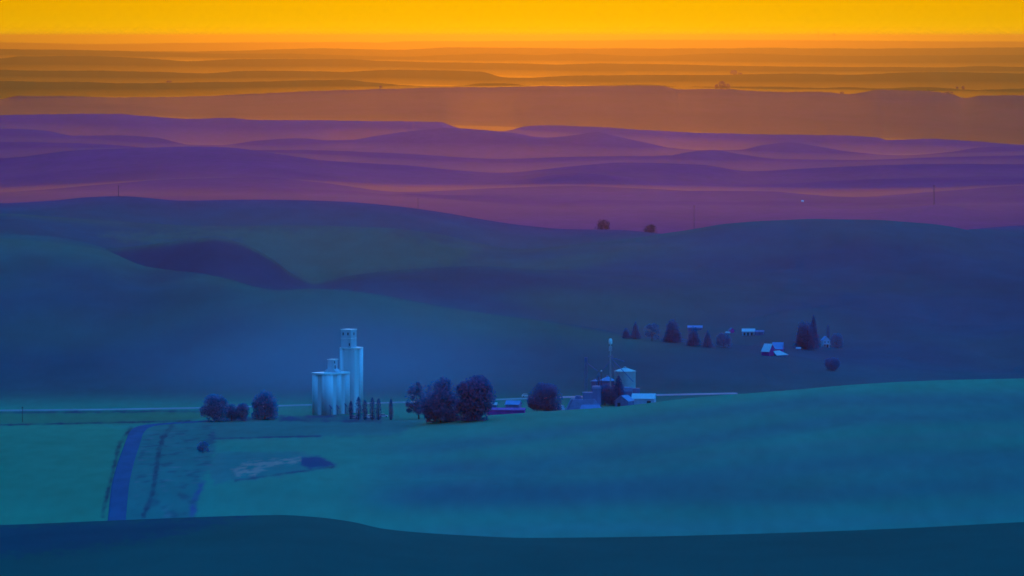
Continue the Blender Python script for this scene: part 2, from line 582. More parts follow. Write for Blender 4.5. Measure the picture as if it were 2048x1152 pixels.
hillpx_all = sstep(3300, 3500, DD) * (1 - sstep(5400, 5700, DD))
rough_v = vp(poly_mask([(285, 862), (440, 846), (425, 930), (400, 965), (385, 1045), (262, 1045)], 5))
paint(rough_v * sstep(0.05, 0.45, perlin(XX / 9, DD / 26, 33) + 0.5 * perlin(XX / 3.5, DD / 12, 34)) * 0.7, (0.012, 0.078, 0.095))
paint(rough_v * sstep(0.25, 0.55, perlin(XX / 7, DD / 14, 35)) * 0.7, (0.05, 0.13, 0.14))
# darker fallow fields on the hills, with valley shade painted in
hillpx = (DD > 3650) & (DD < 5300)
paint(hillpx * poly_mask([(205, 503), (300, 492), (430, 478), (490, 486), (560, 526), (620, 572), (560, 590), (440, 560), (300, 540)], 3) * (DD < 4600), (0.012, 0.045, 0.085))
paint(hillpx * poly_mask([(615, 580), (660, 556), (760, 543), (980, 534), (1100, 560), (900, 615), (700, 592)], 8) * (DD < 4700), (0.013, 0.05, 0.085))
paint((DD < 2000) * poly_mask([(-400, 1040), (0, 1050), (500, 1030), (330, 1075), (150, 1100), (-400, 1140)], 14), (0.013, 0.054, 0.074))  # darker patch on the left of the foreground hill
def soft_line(pts, w):
    p = pchip1(pts, U)[None, :]
    wob = 0.35 * w * perlin(XX / 160, DD / 240, 19)
    return np.exp(-((YY - p + wob) / (w * 1.25))**2)


# the big field: lit spurs and shaded hollows painted into the ground colour
for ln, w, colr in [([(700, 965), (860, 940), (1100, 905), (1400, 852), (1700, 806), (2048, 786), (2430, 770)], 11, (0.022, 0.155, 0.125)),
                    ([(800, 1000), (1000, 960), (1250, 932), (1500, 905), (1800, 878), (2100, 862), (2430, 850)], 10, (0.022, 0.150, 0.130)),
                    ([(850, 1078), (1100, 1062), (1500, 1054), (2048, 1022), (2430, 1000)], 20, (0.022, 0.165, 0.155)),
                    ([(860, 895), (1000, 880), (1250, 848), (1420, 826), (1650, 800)], 13, (0.017, 0.105, 0.125)),
                    ([(1040, 935), (1250, 905), (1500, 868), (1750, 835), (2048, 828), (2430, 810)], 17, (0.017, 0.098, 0.122)),
                    ([(1150, 985), (1450, 950), (1750, 925), (2048, 920), (2430, 900)], 26, (0.017, 0.098, 0.122)),
                    ([(1600, 990), (1850, 975), (2430, 960)], 24, (0.016, 0.092, 0.115))]:
    paint(0.6 * soft_line(ln, w) * sstep(650, 900, UU) * (DD > 2200) * (DD < 2820), colr)
# paler green bands along the hill crests
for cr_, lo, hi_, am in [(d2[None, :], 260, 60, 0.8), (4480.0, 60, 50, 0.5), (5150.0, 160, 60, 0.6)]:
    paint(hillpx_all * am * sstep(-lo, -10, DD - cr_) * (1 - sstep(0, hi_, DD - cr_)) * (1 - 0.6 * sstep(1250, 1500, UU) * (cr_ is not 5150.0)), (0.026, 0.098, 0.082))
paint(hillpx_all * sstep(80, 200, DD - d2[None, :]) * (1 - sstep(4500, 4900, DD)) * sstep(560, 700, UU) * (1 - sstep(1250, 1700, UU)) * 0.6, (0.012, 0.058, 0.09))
fold_shade = sstep(0.0, 0.5, fbm(150, 330, 85)) * hillpx_all  # shade of the hillside folds, painted into the ground colour by noise
paint(0.55 * fold_shade, (0.006, 0.046, 0.080))
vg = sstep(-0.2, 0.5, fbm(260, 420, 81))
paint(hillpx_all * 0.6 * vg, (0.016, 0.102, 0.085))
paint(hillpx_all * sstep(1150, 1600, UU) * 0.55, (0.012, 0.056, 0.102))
paint(hillpx_all * poly_mask([(200, 470), (440, 460), (760, 462), (960, 500), (900, 530), (720, 545), (625, 568), (560, 530), (470, 480), (430, 474), (300, 488)], 10) * (DD > 4450) * 0.8, (0.022, 0.105, 0.085))
fac = 1 + 0.10 * fbm(60, 130, 71) + 0.16 * nz
fac *= 1 + 0.10 * valley * perlin(XX / 6, DD / 30, 72)
COL *= np.clip(fac, 0.5, 1.6)[..., None]

verts = np.stack([XX, DD, Z], -1).reshape(-1, 3)
idx = np.arange(ND * NU).reshape(ND, NU)
quads = np.stack([idx[:-1, :-1], idx[:-1, 1:], idx[1:, 1:], idx[1:, :-1]], -1).reshape(-1, 4)
me = bpy.data.meshes.new('ground')
me.vertices.add(len(verts))
me.vertices.foreach_set('co', verts.astype(np.float32).ravel())
me.loops.add(quads.size)
me.loops.foreach_set('vertex_index', quads.astype(np.int32).ravel())
me.polygons.add(len(quads))
me.polygons.foreach_set('loop_start', np.arange(0, quads.size, 4, dtype=np.int32))
me.polygons.foreach_set('loop_total', np.full(len(quads), 4, np.int32))
me.polygons.foreach_set('use_smooth', np.ones(len(quads), bool))
me.update(calc_edges=True)
ca = me.color_attributes.new('crop_shade', 'FLOAT_COLOR', 'POINT')
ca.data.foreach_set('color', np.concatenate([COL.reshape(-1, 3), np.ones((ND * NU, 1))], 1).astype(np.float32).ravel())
gm = bpy.data.materials.new('farmland')
gm.use_nodes = True
t = gm.node_tree
b = t.nodes['Principled BSDF']
b.inputs['Roughness'].default_value = 1.0
b.inputs['Specular IOR Level'].default_value = 0.0
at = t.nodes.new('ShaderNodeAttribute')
at.attribute_name = 'crop_shade'
tcn = t.nodes.new('ShaderNodeTexCoord')
mp = t.nodes.new('ShaderNodeMapping')
mp.inputs['Scale'].default_value = (0.05, 0.02, 0.05)
n1 = t.nodes.new('ShaderNodeTexNoise')
n1.inputs['Scale'].default_value = 1.0
n1.inputs['Detail'].default_value = 8
cr = t.nodes.new('ShaderNodeValToRGB')
cr.color_ramp.elements[0].position = 0.25
cr.color_ramp.elements[1].position = 0.75
cr.color_ramp.elements[0].color = (0.92, 0.92, 0.92, 1)
cr.color_ramp.elements[1].color = (1.08, 1.08, 1.08, 1)
mx = t.nodes.new('ShaderNodeMix')
mx.data_type = 'RGBA'
mx.blend_type = 'MULTIPLY'
mx.inputs[0].default_value = 1.0
t.links.new(tcn.outputs['Object'], mp.inputs[0])
t.links.new(mp.outputs[0], n1.inputs['Vector'])
t.links.new(n1.outputs['Fac'], cr.inputs[0])
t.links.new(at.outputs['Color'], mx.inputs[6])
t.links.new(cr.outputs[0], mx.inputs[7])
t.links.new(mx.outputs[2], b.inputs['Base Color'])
me.materials.append(gm)
g = bpy.data.objects.new('ground', me)
C.objects.link(g)
tag(g, kind='structure')


# ------------------------------------------------------------------ roads
def ribbon(name, pts, width, mat, lift=0.25, n=120):
    """a road draped on the terrain; pts are (column, distance)"""
    p = np.array([((u - 1024) / F * d, d) for u, d in pts])
    seg = np.r_[0, np.cumsum(np.hypot(*np.diff(p, axis=0).T))]
    q = np.linspace(0, seg[-1], n)
    x = np.interp(q, seg, p[:, 0])
    y = np.interp(q, seg, p[:, 1])
    for _ in range(6):
        x[1:-1] = (x[:-2] + x[1:-1] * 2 + x[2:]) / 4
        y[1:-1] = (y[:-2] + y[1:-1] * 2 + y[2:]) / 4
    tx, ty = np.gradient(x), np.gradient(y)
    ln = np.hypot(tx, ty)
    nx, ny = -ty / ln, tx / ln
    v, f = [], []
    for k in range(n):
        zz = max(ground(1024 + F * (x[k] + o_ * nx[k]) / (y[k] + o_ * ny[k]), y[k] + o_ * ny[k]) for o_ in (-width / 2, 0, width / 2)) + lift
        for o_, dz in ((-width / 2 - 1.2, -lift - 0.5), (-width / 2, 0), (0, 0.06), (width / 2, 0), (width / 2 + 1.2, -lift - 0.5)):
            v.append((x[k] + o_ * nx[k], y[k] + o_ * ny[k], zz + dz))
    for k in range(n - 1):
        for j in range(4):
            a_ = k * 5 + j
            f.append((a_, a_ + 5, a_ + 6, a_ + 1))
    o = mesh_obj(name, v, f, mat, smooth=False)
    return tag(o, kind='structure')


m_asphalt = material('asphalt', (0.010, 0.078, 0.155), 0.95, 0.12, 0.15, (1, 0.2, 1), spec=0.0)
m_gravel = material('gravel', (0.28, 0.26, 0.28), 0.95, 0.12, 0.2, (0.3, 1, 1), spec=0.0)
m_dirt = material('dirt', (0.95, 0.28, 0.34), 0.95, 0.15, 0.2, (0.3, 1, 1), spec=0.0)
dv = lambda y: ZC * F / (y - YH)       # distance at which the valley floor is seen at row y
ribbon('road', [(233, dv(1058)), (243, dv(1000)), (254, dv(950)), (264, dv(910)), (271, dv(880)), (281, dv(862)), (300, dv(853)), (350, dv(848)), (420, dv(843))], 6.6, m_asphalt)
ribbon('gravel_road', [(-380, dv(823)), (0, dv(822)), (200, dv(820)), (400, dv(817)), (620, dv(811)), (800, dv(806)), (985, dv(801)), (1060, dv(798))], 4.0, m_gravel, 0.5)
ribbon('dirt_road', [(1060, dv(798)), (1200, dv(794)), (1330, dv(791.5)), (1472, dv(788.7))], 5.5, m_dirt, 0.5)

# ------------------------------------------------------------------ trees
m_bark = material('bark', (0.03, 0.028, 0.04), 0.95, 0.3, 2.0, (1, 1, 0.2))
LEAF = {}


def leaf_mat(key, col):
    if key not in LEAF:
        m_ = LEAF[key] = material('foliage_' + key, col, 0.9, 0.2, 0.35, spec=0.0)
        t_ = m_.node_tree
        tl = t_.nodes.new('ShaderNodeBsdfTranslucent')
        ms = t_.nodes.new('ShaderNodeMixShader')
        ms.inputs[0].default_value = 0.6
        src = t_.nodes['Principled BSDF'].inputs['Base Color'].links[0].from_socket
        t_.links.new(src, tl.inputs['Color'])
        t_.links.new(t_.nodes['Principled BSDF'].outputs[0], ms.inputs[1])
        t_.links.new(tl.outputs[0], ms.inputs[2])
        t_.links.new(ms.outputs[0], t_.nodes['Material Output'].inputs['Surface'])
    return LEAF[key]


def cards(pts, size, r):
    """small bent leaf clumps, one at each point, facing every way"""
    n = len(pts)
    a = r.normal(size=(n, 3))
    a /= np.linalg.norm(a, axis=1)[:, None]
    b_ = r.normal(size=(n, 3))
    b_ = np.cross(a, b_)
    b_ /= np.linalg.norm(b_, axis=1)[:, None]
    sz = size * r.uniform(0.6, 1.3, (n, 1))
    cdir = np.cross(a, b_)
    v = np.stack([pts - a * sz, pts - b_ * sz * 0.7 + cdir * sz * 0.3, pts + a * sz, pts + b_ * sz * 0.7 + cdir * sz * 0.3], 1).reshape(-1, 3)
    f = np.arange(4 * n).reshape(n, 4)
    return v, f.tolist()


def crown_points(kind, h, w, n, r):
    """points through the volume of a crown that stands on z = 0"""
    if kind == 'round' or kind == 'ragged':
        nb = 36 if kind == 'round' else 24
        pts = []
        m = n // nb
        for k in range(nb):
            rr = (0.20 if kind == 'round' else 0.13) * min(w, h) * r.uniform(0.65, 1.15)
            tt_ = r.uniform(0.10 if kind == 'round' else 0.2, 0.86) if k else 1.0 - 0.9 * rr / h
            pr = np.interp(tt_, [0, 0.15, 0.42, 0.72, 1], [0.66, 0.88, 1.0, 0.78, 0.1])
            an = k * 2.4 + r.uniform(-0.5, 0.5)
            ra = max(0.0, w * 0.5 - 0.75 * rr) * pr * math.sqrt(r.uniform(0.2, 1.0))
            d = r.normal(size=(m, 3))
            d /= np.linalg.norm(d, axis=1)[:, None]
            d *= (rr * r.uniform(0.3, 1.0, m)**0.5)[:, None]
            pts.append(d + [ra * math.cos(an), ra * math.sin(an), tt_ * h])
        ne = int(0.14 * n)
        q_ = r.normal(size=(ne, 3))
        q_ /= np.linalg.norm(q_, axis=1)[:, None]
        q_ *= r.uniform(0.5, 1.02, (ne, 1))**0.5
        pts.append(q_ * [w * 0.47, w * 0.47, h * 0.44] + [0, 0, h * 0.54])
        p = np.concatenate(pts)
    elif kind == 'columnar':
        t = r.uniform(0.02, 1.0, n)
        prof = np.interp(t, [0, 0.12, 0.4, 0.75, 0.93, 1.0], [0.45, 0.8, 1.0, 0.8, 0.42, 0.06])
        th = r.uniform(0, 2 * np.pi, n)
        lob = 1 + 0.22 * np.sin(3 * th + 7 * t) + 0.15 * np.sin(5 * th - 16 * t)
        rad = w * 0.5 * prof * lob * r.uniform(0.25, 1, n)**0.5
        p = np.stack([rad * np.cos(th), rad * np.sin(th), t * h], 1)
    else:       # conifer
        t = 1 - np.sqrt(r.uniform(0, 1, n))
        t = 0.03 + 0.97 * t
        lay = 0.75 + 0.25 * np.abs(np.sin(t * 26 + r.uniform(0, 6)))
        th = r.uniform(0, 2 * np.pi, n)
        top = 1.0 if kind == 'conifer' else 0.55
        prof = (1 - t)**(0.8 if kind == 'conifer' else 0.42)
        lob = 1 + 0.2 * np.sin(4 * th + 9 * t) + 0.15 * np.sin(7 * th - 21 * t)
        rad = w * 0.5 * prof * lay * lob * r.uniform(0.2, 1, n)**0.5
        p = np.stack([rad * np.cos(th), rad * np.sin(th), t * h - 0.06 * rad], 1)
    p[:, 2] = np.maximum(p[:, 2], 0.03 * h)
    return p


def tree(name, kind, px, py_top, py_base, wpx, label, cat='tree', group=None, d=None, seed=0, n=1500, leaf='dark', size=None, lean=0.0):
    r = np.random.default_rng(1000 + seed)
    if d is None:
        d = hit(px, py_base)
    s = d / F
    x, y, z = spot(px, d)
    yb = YH + (ZC - z) / s
    h = (yb - py_top) * s
    w = wpx * s * 1.1
    root = bpy.data.objects.new(name, None)
    C.objects.link(root)
    root.location = (x, y, z)
    tag(root, label, cat, group)
    n = int(n * 1.8)
    p = crown_points(kind, h, w, n, r)
    p[:, 0] += lean * p[:, 2]
    v, f = cards(p, size or max(0.26, 0.031 * math.sqrt(h * w)), r)
    mesh_obj('crown', v, f, leaf_mat(leaf, LEAFCOL[leaf]), root)
    tb = MB()
    tr = max(0.12, 0.022 * h)
    ht = h * (0.55 if kind in ('round', 'ragged') else 0.85)
    tb.tube((0, 0, -0.6), (lean * ht * 0.55, 0, ht * 0.55), tr, 7, tr * 0.7)
    tb.tube((lean * ht * 0.55, 0, ht * 0.55), (lean * ht, 0, ht), tr * 0.7, 7, tr * 0.3)
    if kind in ('round', 'ragged'):
        for k in range(6):
            a = k * 1.05 + r.uniform(0, 0.5)
            z0 = h * r.uniform(0.2, 0.45)
            tb.tube((lean * z0, 0, z0), (lean * z0 + math.cos(a) * w * 0.33, math.sin(a) * w * 0.33, z0 + h * r.uniform(0.15, 0.35)), tr * 0.5, 5, tr * 0.15)
    tb.build('trunk', m_bark, root)
    return root


LEAFCOL = {'dark': (0.003, 0.15, 0.33), 'mid': (0.003, 0.19, 0.37), 'bluish': (0.004, 0.24, 0.42), 'far': (0.20, 0.06, 0.13)}

TREES = [
    # name, kind, px, top, base, width, label, cat, group, opts
    ('broadleaf_tree', 'round', 430, 789, 843, 56, 'bushy broadleaf tree with two humps, left end of the trio beside the grain elevator', dict(leaf='bluish', n=2200)),
    ('shrub', 'round', 463, 807, 842, 28, 'low rounded shrub touching the two-humped broadleaf tree', dict(leaf='mid', cat='shrub')),
    ('shrub', 'round', 484, 805, 842, 30, 'low shrub with a small peak standing in the gap of the two left trees', dict(leaf='mid', cat='shrub')),
    ('broadleaf_tree', 'round', 530, 783, 839, 54, 'full rounded broadleaf tree standing alone just left of the grain elevator', dict(leaf='bluish', n=2200)),
    ('poplar_tree', 'columnar', 702, 802, 838, 8, 'shortest slender poplar, in front of the concrete silo wall', dict(n=500)),
    ('poplar_tree', 'columnar', 717, 794, 839, 11, 'tall poplar in front of the right edge of the tall elevator tower', dict(n=500)),
    ('poplar_tree', 'columnar', 730, 800, 840, 10, 'poplar just right of the elevator tower edge, third in the row', dict(n=500)),
    ('poplar_tree', 'columnar', 744.5, 795, 840, 11, 'slim pointed poplar, fourth from the silos in the row', dict(n=500)),
    ('poplar_tree', 'columnar', 757, 797, 840, 11, 'fifth poplar of the row, next to the gap before the lone one', dict(n=500)),
    ('poplar_tree', 'columnar', 782, 798, 840, 8.5, 'lone slim poplar at the far end of the row, apart from the others', dict(n=500)),
    ('broadleaf_tree', 'ragged', 838, 764, 838, 46, 'thin ragged leaning tree with open branches right of the poplars', dict(leaf='bluish', n=1800, lean=-0.10)),
    ('broadleaf_tree', 'round', 881, 757, 845, 78, 'large broad tree with a leaning trunk beside the ragged tree', dict(leaf='mid', n=3000)),
    ('broadleaf_tree', 'round', 950, 752, 842, 82, 'largest dense dark tree, just left of the red barn', dict(leaf='dark', n=3600)),
    ('broadleaf_tree', 'round', 1091, 767, 830, 68, 'dense domed dark tree right of the red barn behind the field edge', dict(leaf='dark', n=3000, d=2995)),
    ('conifer_tree', 'conifer', 1237, 750, 813, 40, 'pointed dark conifer in front of the big steel grain bin', dict(n=2000, d=3060)),
    ('conifer_tree', 'blunt', 1197, 744, 815, 17, 'narrow dark conifer behind the old wooden elevator', dict(n=900, d=3070)),
    ('broadleaf_tree', 'round', 1210, 768, 815, 34, 'dark bushy tree squeezed among the conifers and the wooden elevator', dict(n=1500, d=3062)),
    ('conifer_tree', 'blunt', 1252, 655, 677, 17, 'small dark conifer at the left end of the hill farm windbreak', dict(n=700)),
    ('conifer_tree', 'conifer', 1271, 642, 678, 22, 'taller pointed conifer second in the hill farm windbreak', dict(n=900)),
    ('shrub', 'ragged', 1304, 646, 682, 34, 'faint thin bush in the windbreak left of the blunt fir', dict(n=700, leaf='bluish', cat='shrub')),
    ('conifer_tree', 'blunt', 1345, 637, 685, 36, 'broad blunt-topped fir, tallest of the windbreak on the hill slope', dict(n=1800)),
    ('conifer_tree', 'blunt', 1387, 652, 692, 28, 'dark rounded fir below the pale blue shed roof', dict(n=1400)),
    ('conifer_tree', 'conifer', 1415, 660, 695, 24, 'small pointed spruce right of the rounded fir', dict(n=900)),
    ('shrub', 'round', 1447, 666, 695, 33, 'round bush at the right end of the windbreak', dict(n=1100, leaf='mid', cat='shrub')),
    ('conifer_tree', 'blunt', 1604, 640, 697, 28, 'left conifer of the big dark clump beside the hill farmhouse', dict(n=1500)),
    ('conifer_tree', 'conifer', 1627, 629, 698, 26, 'highest spire of the big dark clump beside the hill farmhouse', dict(n=1500)),
    ('conifer_tree', 'blunt', 1615, 642, 699, 36, 'front conifer in the middle of the big dark clump by the farmhouse', dict(n=1700)),
    ('conifer_tree', 'columnar', 1656, 650, 690, 8, 'thin dark spire directly behind the hill farmhouse', dict(n=400)),
    ('shrub', 'round', 1674, 666, 696, 26, 'wide low bush right of the hill farmhouse', dict(n=900, leaf='mid', cat='shrub')),
    ('shrub', 'round', 1664, 714, 741, 33, 'lone round bush in the field below the hill farm', dict(n=1400, cat='shrub')),
    ('shrub', 'ragged', 406, 882, 906, 26, 'dark ragged shrub on the ditch bank beside the pale field corner', dict(n=700, leaf='bluish', cat='shrub')),
]
for k, (nm, kd, px, pt, pb, wp, lb, op) in enumerate(TREES):
    grp = {'poplar_tree': 'poplars in a row by the grain elevator', 'conifer_tree': 'dark conifers around the farms',
           'broadleaf_tree': 'broadleaf trees on the valley floor', 'shrub': 'shrubs and bushes'}[nm]
    tree(nm, kd, px, pt, pb, wp, lb, group=grp, seed=k, **op)
# trees far off on the ridges
FAR = [(1206, 438, 460, 33, 6050, 'round tree on the saddle of the purple plain, left of a pair'),
       (1300, 448, 467, 30, 6060, 'smaller round tree on the saddle, right of a pair'),
       (1444, 162, 180, 17, 30300, 'tallest domed tree on the far brown ridge'),
       (1433, 168, 180, 9, 30300, 'small tree at the left foot of the domed tree on the far ridge'),
       (1456, 167, 180, 10, 30300, 'tree leaning on the right side of the domed tree on the far ridge'),
       (1467, 140, 151, 16, 45500, 'hazy tree clump dome on the far orange ridge'),
       (1480, 145, 151, 10, 45500, 'small hazy tree right of the dome on the far orange ridge'),
       (761, 171, 180, 7, 30000, 'tiny lone tree on the long terracotta ridge crest'),
       (338, 161, 167, 12, 36000, 'tiny flat tree clump on the upper ridge at left'),
       (1914, 173, 181, 6, 36000, 'left of two tiny trees on the far right ridge'),
       (1926, 172, 181, 7, 36000, 'right of two tiny trees on the far right ridge'),
       (1862, 181, 189, 16, 30000, 'low scrub tree on the right shoulder of the terracotta ridge'),
       (1897, 183, 192, 20, 30000, 'wide scrub tree at the notch of the terracotta ridge'),
       (1684, 183, 190, 8, 30000, 'tiny shrubby tree in the dip of the terracotta ridge')]
for k, (px, pt, pb, wp, d, lb) in enumerate(FAR):
    tree('distant_tree', 'round', px, pt, pb, wp, lb, group='trees far off on the plain and ridges', d=d, seed=200 + k, n=700, leaf='far')

# ------------------------------------------------------------------ building materials
m_conc = material('white_concrete', (0.66, 0.62, 0.66), 0.9, 0.17, 0.35, (1, 1, 0.06), spec=0.0)
m_conc2 = material('pale_concrete', (0.48, 0.52, 0.60), 0.9, 0.17, 0.2, (1, 1, 0.2))
m_rim = material('white_paint', (0.78, 0.78, 0.80), 0.6, 0.05, 0.3)
m_dark = material('dark_opening', (0.02, 0.03, 0.06), 0.5, 0.2, 0.5)
m_steel = material('galvanised_steel', (0.34, 0.38, 0.44), 0.5, 0.15, 0.25, (1, 1, 0.3), metal=0.2)
m_steel2 = material('weathered_steel', (0.07, 0.15, 0.32), 0.6, 0.2, 0.25, (1, 1, 0.3), metal=0.2)
m_roofw = material('white_sheet_roof', (0.56, 0.49, 0.57), 0.5, 0.05, 0.2)
m_wallw = material('pale_sheet_wall', (0.34, 0.46, 0.62), 0.7, 0.10, 0.3, (1, 1, 0.2))
m_grey = material('grey_board', (0.08, 0.17, 0.34), 0.85, 0.2, 0.4, (1, 1, 0.2))
m_greyroof = material('grey_tin_roof', (0.11, 0.24, 0.45), 0.7, 0.18, 0.3)
m_red = material('red_board', (0.85, 0.05, 0.30), 0.85, 0.2, 0.4, (1, 1, 0.2))
m_red_roof = material('faded_red_roof', (0.60, 0.10, 0.30), 0.8, 0.2, 0.4, spec=0.0)
m_blueroof = material('blue_roof', (0.10, 0.26, 0.50), 0.7, 0.12, 0.3)
m_pole = material('weathered_wood', (0.04, 0.035, 0.05), 0.9, 0.2, 1.0)
m_glass = material('window_glass', (0.02, 0.04, 0.09), 0.2, 0.1, 0.5)


def empty(name, loc, rz, label, cat, group=None):
    o = bpy.data.objects.new(name, None)
    C.objects.link(o)
    o.location = loc
    o.rotation_euler = (0, 0, rz)
    return tag(o, label, cat, group)


# ---- concrete grain elevators
d = 2985.0
s = d / F
x, y, z = spot(654.5, d)
root = empty('grain_elevator', (x, y, z), 0, 'short white concrete grain elevator with bulging round silos and a small headhouse', 'grain elevator', 'white concrete grain elevators')
Ht = (z_of(746, d) - z)
rs = 3.15
left = np.array([-5.1, 4.2])
right = np.array([4.35, 5.0])
cent = {}
for i in range(2):
    for j in range(3):
        p = left * i + right * j * 0.99
        cent[(i, j)] = p
        MB().lathe(p[0], p[1], [(rs, -1), (rs, Ht - 0.9)], 40).build('silo', m_conc, root, smooth=False)
for o in root.children:
    for pl in o.data.polygons:
        pl.use_smooth = len(pl.vertices) == 4
web = MB()
for a_, b_ in [((0, 0), (1, 0)), ((0, 0), (0, 1)), ((0, 1), (0, 2)), ((1, 0), (1, 1)), ((1, 1), (1, 2)), ((0, 2), (1, 2))]:
    p, q = cent[a_], cent[b_]
    m_ = (p + q) / 2
    ang = math.atan2(q[1] - p[1], q[0] - p[0])
    web.box(m_[0], m_[1], -0.8, np.linalg.norm(q - p) * 0.7, 4.9, Ht, ang)
web.build('web_wall', m_conc, root)
uL, uR = left / np.linalg.norm(left), right / np.linalg.norm(right)
e = rs + 0.12
corner = [cent[(0, 0)] - uL * e - uR * e * 0.4, cent[(0, 0)] - uR * e - uL * e * 0.4, cent[(1, 0)] - uR * e + uL * e * 0.4, cent[(1, 0)] + uL * e - uR * e * 0.4,
          cent[(1, 2)] + uL * e + uR * e * 0.4, cent[(1, 2)] + uR * e + uL * e * 0.4, cent[(0, 2)] + uR * e - uL * e * 0.4, cent[(0, 2)] - uL * e + uR * e * 0.4]
cc = np.mean(corner, axis=0)
corner = sorted(corner, key=lambda q: math.atan2(q[1] - cc[1], q[0] - cc[0]))
MB().slab([tuple(q) for q in corner], Ht - 0.9, Ht).build('roof_slab', m_rim, root)
hx, hy = cc[0] + 0.9, cc[1] - 0.5
ang = R(-28)
hw = MB()
hw.box(hx, hy, Ht, 3.6, 4.4, 6.7, ang)
hh = hw.build('headhouse', m_conc2, root)
MB().box(hx, hy, Ht + 6.7, 4.0, 5.0, 0.4, ang).build('headhouse_roof', m_rim, hh)
ca_, sa_ = math.cos(ang), math.sin(ang)


def loc2(lx, ly):
    return hx + ca_ * lx - sa_ * ly, hy + sa_ * lx + ca_ * ly


# gallery with sloping top round the foot of the headhouse
MB().prism([(-4.2, 0), (4.2, 0), (1.9, 1.9), (-1.9, 1.9)], -2.6, 2.6, ang, (hx, hy, Ht + 0.01)).build('gallery', m_conc2, root)
for lx, zz, hgt in [(-0.9, 4.8, 1.3), (-0.5, 1.9, 1.9)]:
    # windows on the right side
    px_, py_ = loc2(1.84, lx)
    MB().box(px_, py_, Ht + zz, 0.08, 0.9, hgt, ang).build('window', m_glass, root)
for q, zz in [(cent[(0, 0)] + np.array([1.7, -3.2]), 4.2), (cent[(0, 1)] + np.array([1.0, -3.4]), 4.0), (cent[(0, 2)] + np.array([0.9, -3.4]), 4.5)]:
    sp = MB()
    sp.tube((q[0] - 0.9, q[1] + 0.5, zz + 1.4), (q[0] + 0.3, q[1], zz + 0.6), 0.24, 8)
    sp.tube((q[0] + 0.3, q[1], zz + 0.6), (q[0] + 1.0, q[1] - 0.3, zz - 0.8), 0.24, 8)
    sp.tube((q[0] + 0.1, q[1] + 0.2, -0.5), (q[0] + 0.1, q[1] + 0.2, zz + 0.8), 0.14, 6)
    sp.build('loading_spout', m_steel2, root)
q = cent[(1, 0)] + np.array([0.6, -3.2])
MB().box(q[0], q[1], 0, 0.7, 0.3, 5.6, 0.2).build('door', m_dark, root)

d = 3004.0
s = d / F
x, y, z = spot(703, d)
root = empty('grain_elevator', (x, y, z), 0, 'tall white concrete elevator tower with a windowed headhouse, behind the short one', 'grain elevator', 'white concrete grain elevators')
Hb = z_of(695, d) - z
Hh = z_of(658.5, d) - z
ang = R(-29)
hb = MB()
cyl = [(4.0, 2.6, 2.2), (-4.4, 2.6, 2.05), (-0.6, 7.2, 3.6)]
for k, (lx, ly, rr) in enumerate(cyl):
    o = MB().lathe(lx, ly, [(rr, -1), (rr, Hb - 0.6)], 48).build('silo', m_conc, root)
    for pl in o.data.polygons:
        pl.use_smooth = len(pl.vertices) == 4
MB().box(-0.2, 3.6, -0.8, 7.4, 5.0, Hb, R(4)).build('bin_wall', m_conc2, root)
ch = 0.7
fw, fl = 6.9, 6.2
pl_ = [(-fw / 2 + ch, -fl / 2), (fw / 2 - ch, -fl / 2), (fw / 2 - ch * 0.3, -fl / 2 + ch * 0.3), (fw / 2, -fl / 2 + ch), (fw / 2, fl / 2), (-fw / 2, fl / 2), (-fw / 2, -fl / 2 + ch), (-fw / 2 + ch * 0.3, -fl / 2 + ch * 0.3)]
pl_ = [(0.25 + math.cos(ang) * x_ - math.sin(ang) * y_, 0.9 + math.sin(ang) * x_ + math.cos(ang) * y_) for x_, y_ in pl_]
MB().slab(pl_, -0.8, Hb - 0.6).build('front_bin', m_conc, root)
poly = []
for k in range(28):
    th = 2 * math.pi * k / 28
    best = max([lx * math.cos(th) + ly * math.sin(th) + rr for lx, ly, rr in cyl] + [q_[0] * math.cos(th) + q_[1] * math.sin(th) + 0.25 for q_ in pl_])
    poly.append((th, best))
# support polygon -> outline of the cap
outl = []
for k in range(28):
    t1, b1 = poly[k]
    t2, b2 = poly[(k + 1) % 28]
    det = math.sin(t2 - t1)
    outl.append(((b1 * math.sin(t2) - b2 * math.sin(t1)) / det, (b2 * math.cos(t1) - b1 * math.cos(t2)) / det))
MB().slab(outl, Hb - 0.6, Hb).build('roof_slab', m_rim, root)
hx, hy = -1.5, 1.9
hh = MB().box(hx, hy, Hb, 6.1, 6.2, Hh - Hb - 0.5, ang).build('headhouse', m_conc2, root)
MB().box(hx, hy, Hh - 0.5, 6.5, 6.6, 0.5, ang).build('parapet', m_rim, hh)
MB().box(hx, hy, Hb + 4.9, 6.35, 6.45, 0.25, ang).build('ledge', m_rim, hh)
a2 = ang


def wl(lx, ly):
    return hx + math.cos(a2) * lx - math.sin(a2) * ly, hy + math.sin(a2) * lx + math.cos(a2) * ly


for face, u_, zz, ww, hgt in [('f', -1.7, 6.6, 0.75, 1.5), ('f', 1.3, 6.6, 0.75, 1.5), ('r', 0.2, 6.6, 0.9, 1.5), ('f', 2.2, 1.0, 0.6, 1.4), ('l', -1.2, 6.6, 0.9, 1.5), ('l', 1.4, 6.6, 0.9, 1.5)]:
    if face == 'f':
        p = wl(u_, -3.12)
        w_ = MB().box(p[0], p[1], Hb + zz, ww, 0.1, hgt, a2)
    else:
        sx = 3.07 if face == 'r' else -3.07
        p = wl(sx, u_)
        w_ = MB().box(p[0], p[1], Hb + zz, 0.1, ww, hgt, a2)
    w_.build('window', m_glass, hh)


